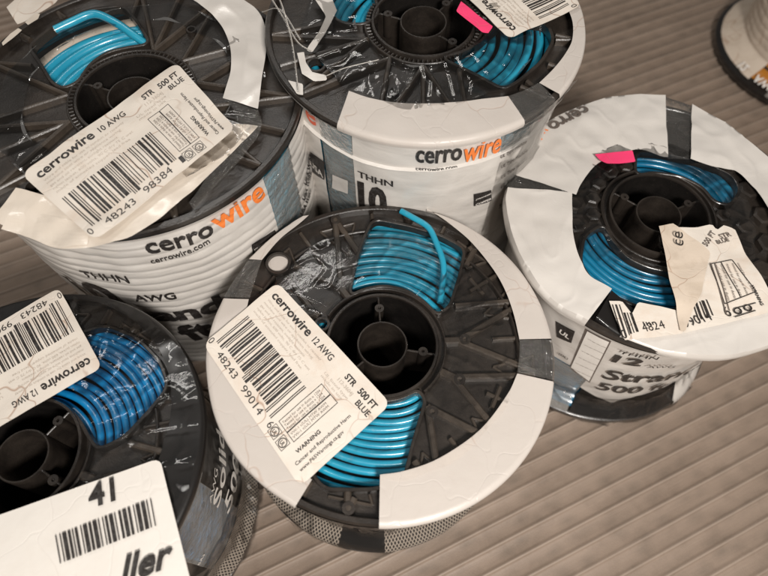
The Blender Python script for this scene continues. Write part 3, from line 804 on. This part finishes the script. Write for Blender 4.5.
    def fl(b, txt, p0, p1, mat='ink', bold=.0, hs=1, dz=.0060):
        vs, fs, w = text2d(txt, bold, .4); a_ = Vector(s.at(*p0, dz)); d = Vector(s.at(*p1, dz))-a_; L = d.length; d /= L; n = Vector((-d.y, d.x))
        out = []
        for x, y in vs:
            q_ = a_+d*x*L/w+n*y*L/w*hs; out.append((q_.x, q_.y, s.h+dz-.0010+s.wob(q_.x, q_.y, .0010 if dz < .007 else .0022)))
        b.add(out, fs, M[mat])
    def bar(b, p0, p1, w, mat='ink', dz=.0060):
        A, B_ = Vector(s.at(*p0, dz)), Vector(s.at(*p1, dz)); d = (B_-A).normalized(); n = Vector((-d.y, d.x))*w/2; rows = []
        for i in range(9):
            c = A.lerp(B_, i/8); rows.append([(c.x+n.x*k, c.y+n.y*k, s.h+dz-.0010+s.wob(c.x, c.y, .0010)) for k in (-1, 1)])
        b.grid(rows, M[mat])
    b = MB()
    fl(b, '0', (624, 338), (629, 337), hs=1.1, dz=.0055); fl(b, '482', (645, 331), (661, 328), hs=1.1, dz=.0055); fl(b, '4', (662, 328), (667, 327), hs=1.1, dz=.0055)
    for i, (x, w) in enumerate(((614, .0007), (617.5, .0012), (621, .0006), (626, .0013), (629, .0006), (632.5, .0016))):
        bar(b, (x-1, 304 if i < 3 else 312), (x+9.5, 337-i*1.2) if i < 3 else (x+6, 333-(i-3)*1.0), w, dz=.0055)
    for i in range(5): bar(b, (644+i*3, 321), (645.5+i*3, 325-i*.4), .0008, dz=.0055)
    b.build('barcode', left, smooth=False)
    b = MB()
    fl(b, '99014', (687, 327), (714, 319), hs=1.1); fl(b, '6', (729, 316), (734, 314.5), hs=1.2)
    for i, (x, w) in enumerate(((697, .0008), (700, .0015), (704, .0008), (707, .0018), (711, .0007))):
        bar(b, (x-3-i*.2, 303-i), (x+3, 320-i*1.3), w)
    bar(b, (712, 262), (728, 314), .0007, 'mid'); bar(b, (716, 262), (731, 310), .0006, 'mid')
    for p, q_ in (((711, 263), (733, 259)), ((733, 259), (757, 291)), ((711, 263), (726, 303)), ((722, 261), (742, 297)), ((726, 303), (757, 291))): bar(b, p, q_, .0005)
    for i in range(5): fl(b, 'tested for use in ducts', (716+i*5.5, 264-i*.4), (729+i*6.2, 300-i*2), 'mid', hs=.9)
    fl(b, 'WARNING', (751, 285), (762, 305), 'ink', .02)
    fl(b, '500 FT', (708, 246), (717, 232), 'mid', .02); fl(b, 'BLUE', (719, 243), (731, 240), 'mid', .02); fl(b, 'STR', (722, 238), (733, 235), 'mid', .02)
    for x, y in ((741, 311), (751, 308)): fl(b, 'O', (x-4, y+3), (x+4, y+1), 'ink', .02, .9); fl(b, 'UL', (x-2.4, y+1.5), (x+2.4, y+.4), 'ink')
    bar(b, (736, 316), (757, 309.5), .0006); bar(b, (736, 307.5), (757, 302), .0006)
    b.build('label_print', main, smooth=False)
    b = MB(); fl(b, 'ce', (685, 245), (683, 232), 'ink', .0, 1.0, dz=.0096); b.build('heading_print', flap, smooth=False)
    polysheet(s, 'pink_sticker', [(595, 154), (615, 151), (633, 149.5), (636, 161), (620, 163), (607, 163.5), (600, 160)], 'pink', .0055, .0010, label='torn strip of pink sticker')
sp_right()

# ================================================================== bottom left spool
def sp_lower():
    s = Spool('wire_spool', -.4000, .1405, .2065, .3216, -.0334, .0269, rb=.90, label='spool of deep blue wire with black film rim and white tag numbered 41', wire='blue', pitch=.0046, seed=3, rbot=.98)
    s.spokes = [math.atan2(*reversed(s.at(*p))) for p in ((52, 480), (50, 425), (-14, 452))]
    wi = [(50, 352), (85, 331), (105, 326), (135, 338), (158, 362), (166, 386), (150, 406), (122, 436), (98, 447), (90, 436), (80, 418), (66, 404), (48, 396), (35, 380)]
    s.flange([wi, [(-x, -y) for x, y in wi]][:1], 'pocket', midring=.74)
    s.coil(.345, .97, .0094)
    s.ring('rim_film', [(-30, 340), (0, 328), (40, 308), (80, 300), (120, 312), (150, 336), (167, 366), (172, 400), (166, 440), (150, 480), (120, 520)], None, 'bfilm', n=110)
    a = lambda x, y: s.cyl(x, y)[0]; z = lambda x, y: s.cyl(x, y)[1]
    a1 = a(210, 520); a2 = a(205, 548)
    s.patch('black_wrap', a(224, 500), a(224, 500)+2.4, .012, s.h-s.lip+.0002, 'bfilm')
    s.patch('frosted_wrap', a(190, 560)-.02, a(224, 500)-.02, .034, s.h-.011, 'hfilm', label='cloudy stripe of film over pale winding') if False else None
    s.patch('black_wrap', a(200, 565)-2.2, a(200, 565), .012, s.h-s.lip+.0002, 'bfilm')
    s.patch('net_wrap', a(224, 500)-.9, a(224, 500)+1.2, .010, .036, 'net', off=.0022)
    b = MB()
    s.word('500 ft', (225, 514), (229, 436), 'white', .02, .80); s.word('Solid', (215, 508), (219, 436), 'white', .02, .85)
    s.word('AWG', (207, 503), (214, 470), 'white', .0, 1.0)
    s.word('(UL)', (196, 562), (201, 552), 'white', .01); s.word('MADE IN USA', (206, 574), (214, 556), 'white', 0, .8); pass
    s.film('clear', .40, .6, r1=.985)
    s.patch('cloudy_wrap', a(200, 565), a(224, 500), .010, s.h-s.lip+.0002, 'bluehaze', .0016)
    crinkle(s, 'loose_film', a(190, 560)-.2, a(224, 500)+.9, .004, s.h*.38, .003, .0028, seed=9)
    sh = Sheet(s, [(102, 367), (-44, 452), (-87, 371), (59, 288)], dz=.0034, amp=.0010, seed=5)
    wire_label(sh, '12 AWG', '48243', '99014', '6')
    # white tag numbered 41
    sh = Sheet(s, [(-32, 526), (160, 458), (205, 640), (20, 735)], dz=.0042, amp=.0006, seed=8)
    # corners follow the tag's visible edges
    o = sh.body('number_tag', 'tagpaper', 'white tag with the number 41 and a barcode', rad=.045)
    P = [Vector(sh.sp.at(*p, .0042)) for p in ((-32, 526), (160, 458))]
    def tx(b, txt, p0, p1, mat='ink', bold=.02, hs=1.0, shear=0):
        vs, fs, w = text2d(txt, bold, .6); A = Vector(s.at(*p0, .0045)); d = Vector(s.at(*p1, .0045))-A; L = d.length; d /= L; n = Vector((-d.y, d.x)); out = []
        for x, y in vs:
            q_ = A+d*(x+shear*y)*L/w+n*y*L/w*hs; out.append((q_.x, q_.y, s.h+.0057))
        b.add(out, fs, M[mat])
    b = MB(); tx(b, '41', (90, 508.5), (116.5, 500), bold=.028, hs=1.05); b.build('tag_number', o, smooth=False); b = MB(); tx(b, 'ller', (122, 585), (171, 566), bold=.028, hs=.95, shear=.35)
    b.build('tag_print', o, smooth=False)
    b = MB()
    bits = '1001011110110101100010110101111011010110100011010111011001101100'
    bits = '10010111011010110010111011011101001011011101001101110110010111011101001'
    n = len(bits); i = 0
    T0, T1, B0, B1 = (56, 536), (152, 499), (61, 564), (157, 526)
    A, B_, C, D = [Vector(s.at(*p, .0045)) for p in (T0, T1, B1, B0)]
    while i < n:
        if bits[i] == '1':
            j = i
            while j < n and bits[j] == '1': j += 1
            t0, t1 = (i+.05)/n, (j-.05)/n
            q4 = [A.lerp(B_, t0), A.lerp(B_, t1), D.lerp(C, t1), D.lerp(C, t0)]
            b.add([(q.x, q.y, s.h+.0057) for q in q4], [(0, 1, 2, 3)], M['ink']); i = j
        else: i += 1
    b.build('barcode', o, smooth=False)
sp_lower()

# ================================================================== upper spool
def sp_upper():
    s = Spool('wire_spool', .0560, .7010, .2120, .475, -.009, -.0242, rb=.93, label='tall spool behind the centre one, smooth white side and pink sticker on its label', pitch=.0056, seed=4, rbot=.89, ridge=0, fol=.010, lip=.003)
    s.spokes = [math.atan2(*reversed(s.at(*p))) for p in ((384, 9), (445, 33), (455, -8))]
    w = [(443, 56), (475, 71), (503, 86), (516, 80), (540, 60), (553, 38), (546, 22), (505, 20), (490, 33), (478, 44), (462, 52)]
    wl = [(377, 12), (365, 22), (340, 20), (326, 6), (322, -8), (335, -22), (360, -30), (372, -12)]
    s.flange([w, wl], 'zig', holes=((316, 63, .005),))
    s.coil(.345, .97, .0100)
    s.ring('rim_film', [(349, 92), (370, 99), (400, 104), (422, 105), (455, 104), (485, 100), (508, 97)], [(343, 118), (365, 128), (395, 133), (422, 135), (455, 134), (490, 129), (521, 118)], n=50, mat='flatfilm', amp=.0005, snap=True)
    s.ring('rim_film', [(539, 84), (554, 69), (565, 55), (572, 40), (571, 20), (560, 0), (545, -12)], None, n=50, mat='flatfilm', amp=.0005)
    s.ring('dark_band', [(508, 97), (525, 91), (539, 84)], [(521, 118), (537, 110), (552, 98)], 'band', n=16, snap=True)
    polysheet(s, 'torn_film', [(311, -6), (326, 16), (318, 33), (308, 47), (307, 51), (312, 53), (325, 33), (337, 11), (330, -6)], 'film', .0015, .0008)
    polysheet(s, 'torn_film', [(297, 53), (304, 52), (306, 63), (312, 72), (326, 75), (327, 80), (314, 81), (302, 74)], 'film', .0015, .0008)
    polysheet(s, 'torn_film', [(288, 80), (303, 84), (303, 95), (297, 94)], 'film', .0015, .0004)
    a = lambda x, y: s.cyl(x, y)[0]; z = lambda x, y: s.cyl(x, y)[1]
    zt = s.h-s.lip+.0002; zc = z(420, 168)
    A = dict(e0=a(300, 130), e1=a(323, 140), b1=a(353, 145), m1=a(501, 135), g1=a(533, 118))
    s.patch('white_wrap', A['e0']-.35, A['e1'], zc, zt, 'film'); s.patch('white_wrap', A['b1'], A['m1'], zc, zt, 'film')
    s.patch('white_wrap', A['g1'], A['g1']+1.0, zc, zt, 'film')
    s.patch('cloudy_wrap', A['e1'], A['b1'], .012, zt, 'bluehaze', .0014); s.patch('cloudy_wrap', A['m1'], A['g1'], zc, zt, 'bluehaze', .0014)
    # lower band of the wrap, stepped at the crease
    s.patch('white_wrap', A['e0']-.35, a(328, 180), .012, zc-.0006, 'film', .0018); s.patch('white_wrap', a(357, 190), A['g1']+1.0, .012, zc-.0006, 'film', .0018)
    b = MB()
    s.word('cerro', (416, 159), (460, 157), bold=.02, hs=1.9); s.word('cerrowire.com', (416, 167), (456, 165.5), bold=.01, hs=1.1, off=.0026)
    s.word('THHN', (360, 174), (394, 184), bold=.015, hs=1.1, off=.0030); s.word('10', (361, 207), (388, 212), bold=.05, hs=1.8, off=.0026)
    s.word('AWG', (396, 214), (430, 217), bold=.03, hs=.9, off=.0026)
    s.word('THHN  SOLID', (497, 204), (516, 192), bold=.03, hs=2.0, off=.0026)
    for i in range(4): s.word('UL Type machine', (499+i*.4, 152+i*9), (522, 144+i*9.5), 'mid', .02, 1.5, off=.0026)
    s.word('wire', (461.5, 157), (497, 151), 'orange', .02, 1.9); s.word('e', (310.5, 118), (319, 124), 'red', .02, 1.3); pass
    q = s.quadpatch('spec_panel', [(472, 191), (489, 187), (489, 197), (472, 203)], 'ink', .0026)
    s.word('STRANDED', (473.5, 196), (488, 191.5), 'white', .02, 1, off=.0031, parent=q, name='panel_print'); s.word('COPPER', (473.5, 201), (488, 196.5), 'white', .02, 1, off=.0031, parent=q, name='panel_print'); pass
    q = s.quadpatch('origin_panel', [(313, 150), (327, 160), (327, 178), (313, 169)], 'ink', .0026)
    s.word('USA', (314, 165), (326, 174), 'white', .03, 1.2, off=.0031, parent=q, name='panel_print'); pass
    s.quadpatch('white_square', [(335, 172), (350, 178), (350, 191), (335, 185)], 'film', .0030)
    b = MB(); b.revolve([(0, zc+.0012), (0, zc), (0, zc-.0012)], M['film'], A['e0']-.3, A['g1']+.8, 160, lambda r, z_, an: (s.wrapr(z_, an)+(.0030 if abs(z_-zc) < 1e-5 else .0008), z_+.001*math.sin(an*4))); b.build('crease', s.root)
    s.film('clear', .42, .5, r1=.74)
    crinkle(s, 'loose_film', A['m1']+.02, A['g1']+.3, .10, zt, .0026, .0012, seed=6)
    # label seen upside down, pink sticker beside it
    c0 = Vector(s.at(509, 39, .003)); u = (Vector(s.at(474, 4, .003))-c0).normalized(); v = Vector((u.y, -u.x))
    if (Vector(s.at(560, 0, .003))-c0).dot(v) < 0: v = -v
    Wd, Hd = .100, .060
    sh = Sheet(s, corners=[c0, c0+u*Wd, c0+u*Wd+v*Hd, c0+v*Hd], dz=.0034, amp=.0014, seed=9)
    wire_label(sh, '10 AWG', '48243', '98384', '1')
    polysheet(s, 'pink_sticker', [(461, 2), (476, 14), (493, 27), (488, 34), (482, 33), (470, 23), (456, 12)], 'pink', .0065, .0008, label='pink sticker across the label edge')
    # thin strands of torn film
    b = MB()
    for pts in ([(345-70, -10, .03), (283, 10, .02), (292, 45, .006), (298, 92, .003)], [(268, -6, .02), (283, 18, .012), (297, 42, .006), (312, 52, .003)], [(262, 12, .004), (280, 10, .01), (300, 40, .006)], [(326, 76, .004), (345, 68, .004), (378, 60, .004)]):
        b.tube(smoothpath([(*s.at(x, y, d), s.h+d) for x, y, d in pts], 8), .00035, M['clear_hazy'], 6)
        b.tube(smoothpath([(*s.at(x+.8, y, d), s.h+d+.0003) for x, y, d in pts], 8), .00022, M['steel'], 5)
    b.build('film_strand', s.root)
sp_upper()

# ================================================================== upper left spool
def sp_left():
    s = Spool('wire_spool', -.3285, .5892, .2215, .445, .0013, -.0106, rb=.985, label='upper left spool with ridged white wrap and large scuffed label over its black face', pitch=.0070, seed=5, rbot=.86, ridge=.0011, fol=.004, lip=.0050)
    s.spokes = [math.atan2(*reversed(s.at(*p))) for p in ((88, 80), (165, 70), (128, 140))]
    w = [(29, 45), (52, 26), (88, 9), (122, 5), (136, 22), (148, 42), (125, 45), (105, 50), (88, 62), (76, 80), (62, 86), (52, 80), (40, 60)]
    s.flange([w], 'zig', holes=((33, 186, .005),))
    s.coil(.36, .72, .0116)
    a_ = [math.atan2(*reversed(s.at(*p))) for p in ((150, 20), (28, 50))]
    b = MB(); b.revolve([(s.R*.585, s.h-.0125), (s.R*.80, s.h-.0115)], M['paper_back'], a_[0]-.05, a_[1]+.05 if a_[1] > a_[0] else a_[1]+2*PI, 60); b.build('paper_liner', s.root)
    s.wire_end([(55, 30, .002), (72, 22, .003), (88, 15, .0035), (100, 15, .003), (118, 24, .001), (132, 34, -.002), (146, 44, -.006)], .0028)
    # wide cream film strip at right of the face
    s.ring('rim_film', [(178, -6), (188, 0), (209, 15), (223, 30), (231, 50), (232, 74), (224, 102)], [(230, -6), (240, 0), (257, 12), (265, 27), (267, 50), (263, 83), (259, 113)], n=50, fold=False, amp=.0014, dz=.002, rows=20)
    s.ring('torn_film', [(224, 102), (232, 108), (236, 125), (228, 145), (190, 205)], [(259, 113), (261, 120), (262, 128), (250, 150), (195, 212)], mat='band', n=26, fold=False, amp=.0016)
    s.ring('rim_film', [(18, 190), (60, 200), (110, 200), (160, 175), (205, 140), (235, 125)], [(-6, 222), (30, 238), (64, 250), (110, 246), (160, 222), (259, 128)], n=60, mat='film_old', fold=False, amp=.0014, dz=.0008)
    polysheet(s, 'torn_film', [(0, 228), (10, 211), (40, 212), (64, 218), (90, 222), (88, 245), (60, 247), (38, 240), (18, 232)], 'film_old', .0026, .0018)
    polysheet(s, 'film_corner', [(7, 8), (22, -6), (62, -6), (55, 3), (40, 12), (26, 20), (17, 24)], 'paper', -.006, .0015)
    polysheet(s, 'torn_film', [(2, 43), (10, 34), (18, 28), (22, 30), (12, 39), (3, 46)], 'film_old', .0016, .0004)
    polysheet(s, 'torn_film', [(25, 22), (35, 13), (40, 14), (38, 19), (28, 25)], 'film_old', .0016, .0004)
    a = lambda x, y: s.cyl(x, y)[0]; z = lambda x, y: s.cyl(x, y)[1]
    aw = a(268, 200); ab = a(292, 170)
    s.patch('white_wrap', aw-2.3, aw, .01, s.h-s.lip, 'film', n=110)
    s.patch('white_wrap', ab, ab+1.2, .01, s.h-s.lip, 'film')
    s.patch('cloudy_wrap', aw, ab, .01, s.h-s.lip, 'bluehaze', .0014)
    b = MB()
    s.word('cerro', (148, 250), (213, 231), bold=.022, hs=1.25); s.word('cerrowire.com', (152, 260), (209, 240), bold=.012, hs=1.2)
    s.word('THHN', (86, 273), (131, 279), bold=.015, hs=1.1); s.word('10', (92, 297), (132, 303), bold=.03, hs=.98); s.word('AWG', (137, 297), (177, 295), bold=.02, hs=1.1)
    s.word('Strand.', (105, 308), (236, 300), bold=.04, hs=.85); s.word('500 ft', (122, 333), (222, 327), bold=.04, hs=.85)
    for i in range(3): s.word('USA WIRE', (299+i*1.5, 215+i*3-18*i), (307, 190-18*i), bold=.04, hs=1.6)
    s.word('wire', (215, 229), (262, 193), 'orange', .024, 1.25); pass
    q = s.quadpatch('spec_panel', [(250, 243), (272, 228), (275, 236), (251, 253)], 'ink', .0020)
    s.word('STRANDED COPPER', (252, 249), (273, 234), 'white', .02, 1.6, off=.0027, parent=q, name='panel_print'); pass
    s.film('clear', .6, .5, r1=.76)
    sh = Sheet(s, [(21, 174), (176, 62), (236, 128), (95, 241)], dz=.0075, amp=.0016, seed=4)
    wire_label(sh, '10 AWG', '48243', '98384', '1')
sp_left()

# ================================================================== far spool at the right edge
def sp_far():
    c = on_floor(806, 56)
    s = Spool('wire_spool', c[0]/K, c[1]/K, .222, .34, rb=.76, label='blurred spool of orange wire with black base, cut off at the top right corner', wire='orange_wire', pitch=.005, seed=6, rbot=1.0, ridge=.0012)
    s.spokes = [0, 2.1, 4.2]; s.flange([], 'zig'); s.coil()
    a0 = -2.0
    a1 = -2.62
    s.patch('white_wrap', a1-2.4, a1, .012, s.h-s.lip+.0002, 'paper_back')
    s.patch('white_wrap', a1, a1+1.0, .055, s.h-s.lip+.0002, 'paper_back')
    b = MB(); b.revolve([(s.R*.76, .022), (s.R*.84, .016), (s.R*1.0, .0095), (s.R*1.002, .006)], M['bfilm'], a1-2.5, a1+.25, 80); b.revolve([(s.R*.78, .016), (s.R*.86, .014), (s.R*1.0, .0095)], M['bluehaze'], a1+.25, a1+1.5, 60); b.build('base_film', s.root)
    b = MB()
    for k, t in ((0, '12'), (1, 'AWG')):
        vs, fs, w = text2d(t, .03, .4); r0 = s.R*.93; an = math.radians(199+k*13)
        b.add([((s.R*.90+y*.012)*math.cos(an+x*.012/r0), (s.R*.90+y*.012)*math.sin(an+x*.012/r0), .0190-(y*.012)/(s.R*.14)*.0065) for x, y in vs], fs, M['white'])
    b.build('base_print', s.root, smooth=False)
sp_far()

# ================================================================== light
w = bpy.data.worlds.new('World'); scene.world = w; w.use_nodes = True
bg = w.node_tree.nodes['Background']; bg.inputs[0].default_value = (1.0, .94, .87, 1); bg.inputs[1].default_value = .11
def area(name, loc, tgt, size, power, col, size_y=None):
    l = bpy.data.lights.new(name, 'AREA'); l.energy = power; l.color = col; l.size = size
    if size_y: l.shape = 'RECTANGLE'; l.size_y = size_y
    o = bpy.data.objects.new(name, l); COL.objects.link(o); o.location = loc
    d = Vector(tgt)-Vector(loc); o.rotation_euler = d.to_track_quat('-Z', 'Y').to_euler(); return o
area('ceiling_lamp', (.20, -.36, .78), (.06, .14, .05), .16, 9.8, (1, .95, .895))
area('fill_strip', (-.35, .85, 1.2), (0, .3, 0), .8, 3.0, (1, .96, .91), .08)  # unseen strip light, added as fill
area('glint_light', (-.35, -.25, 1.3), (0, .2, 0), .05, 2.4, (1, .96, .91))  # small unseen light, added for glints on the film

scene.view_settings.view_transform = 'Standard'; scene.view_settings.look = 'None'; scene.view_settings.exposure = 0; scene.view_settings.gamma = 1
scene.render.engine = 'CYCLES'
scene.cycles.transparent_max_bounces = 16
scene.render.resolution_x = 1024; scene.render.resolution_y = 768
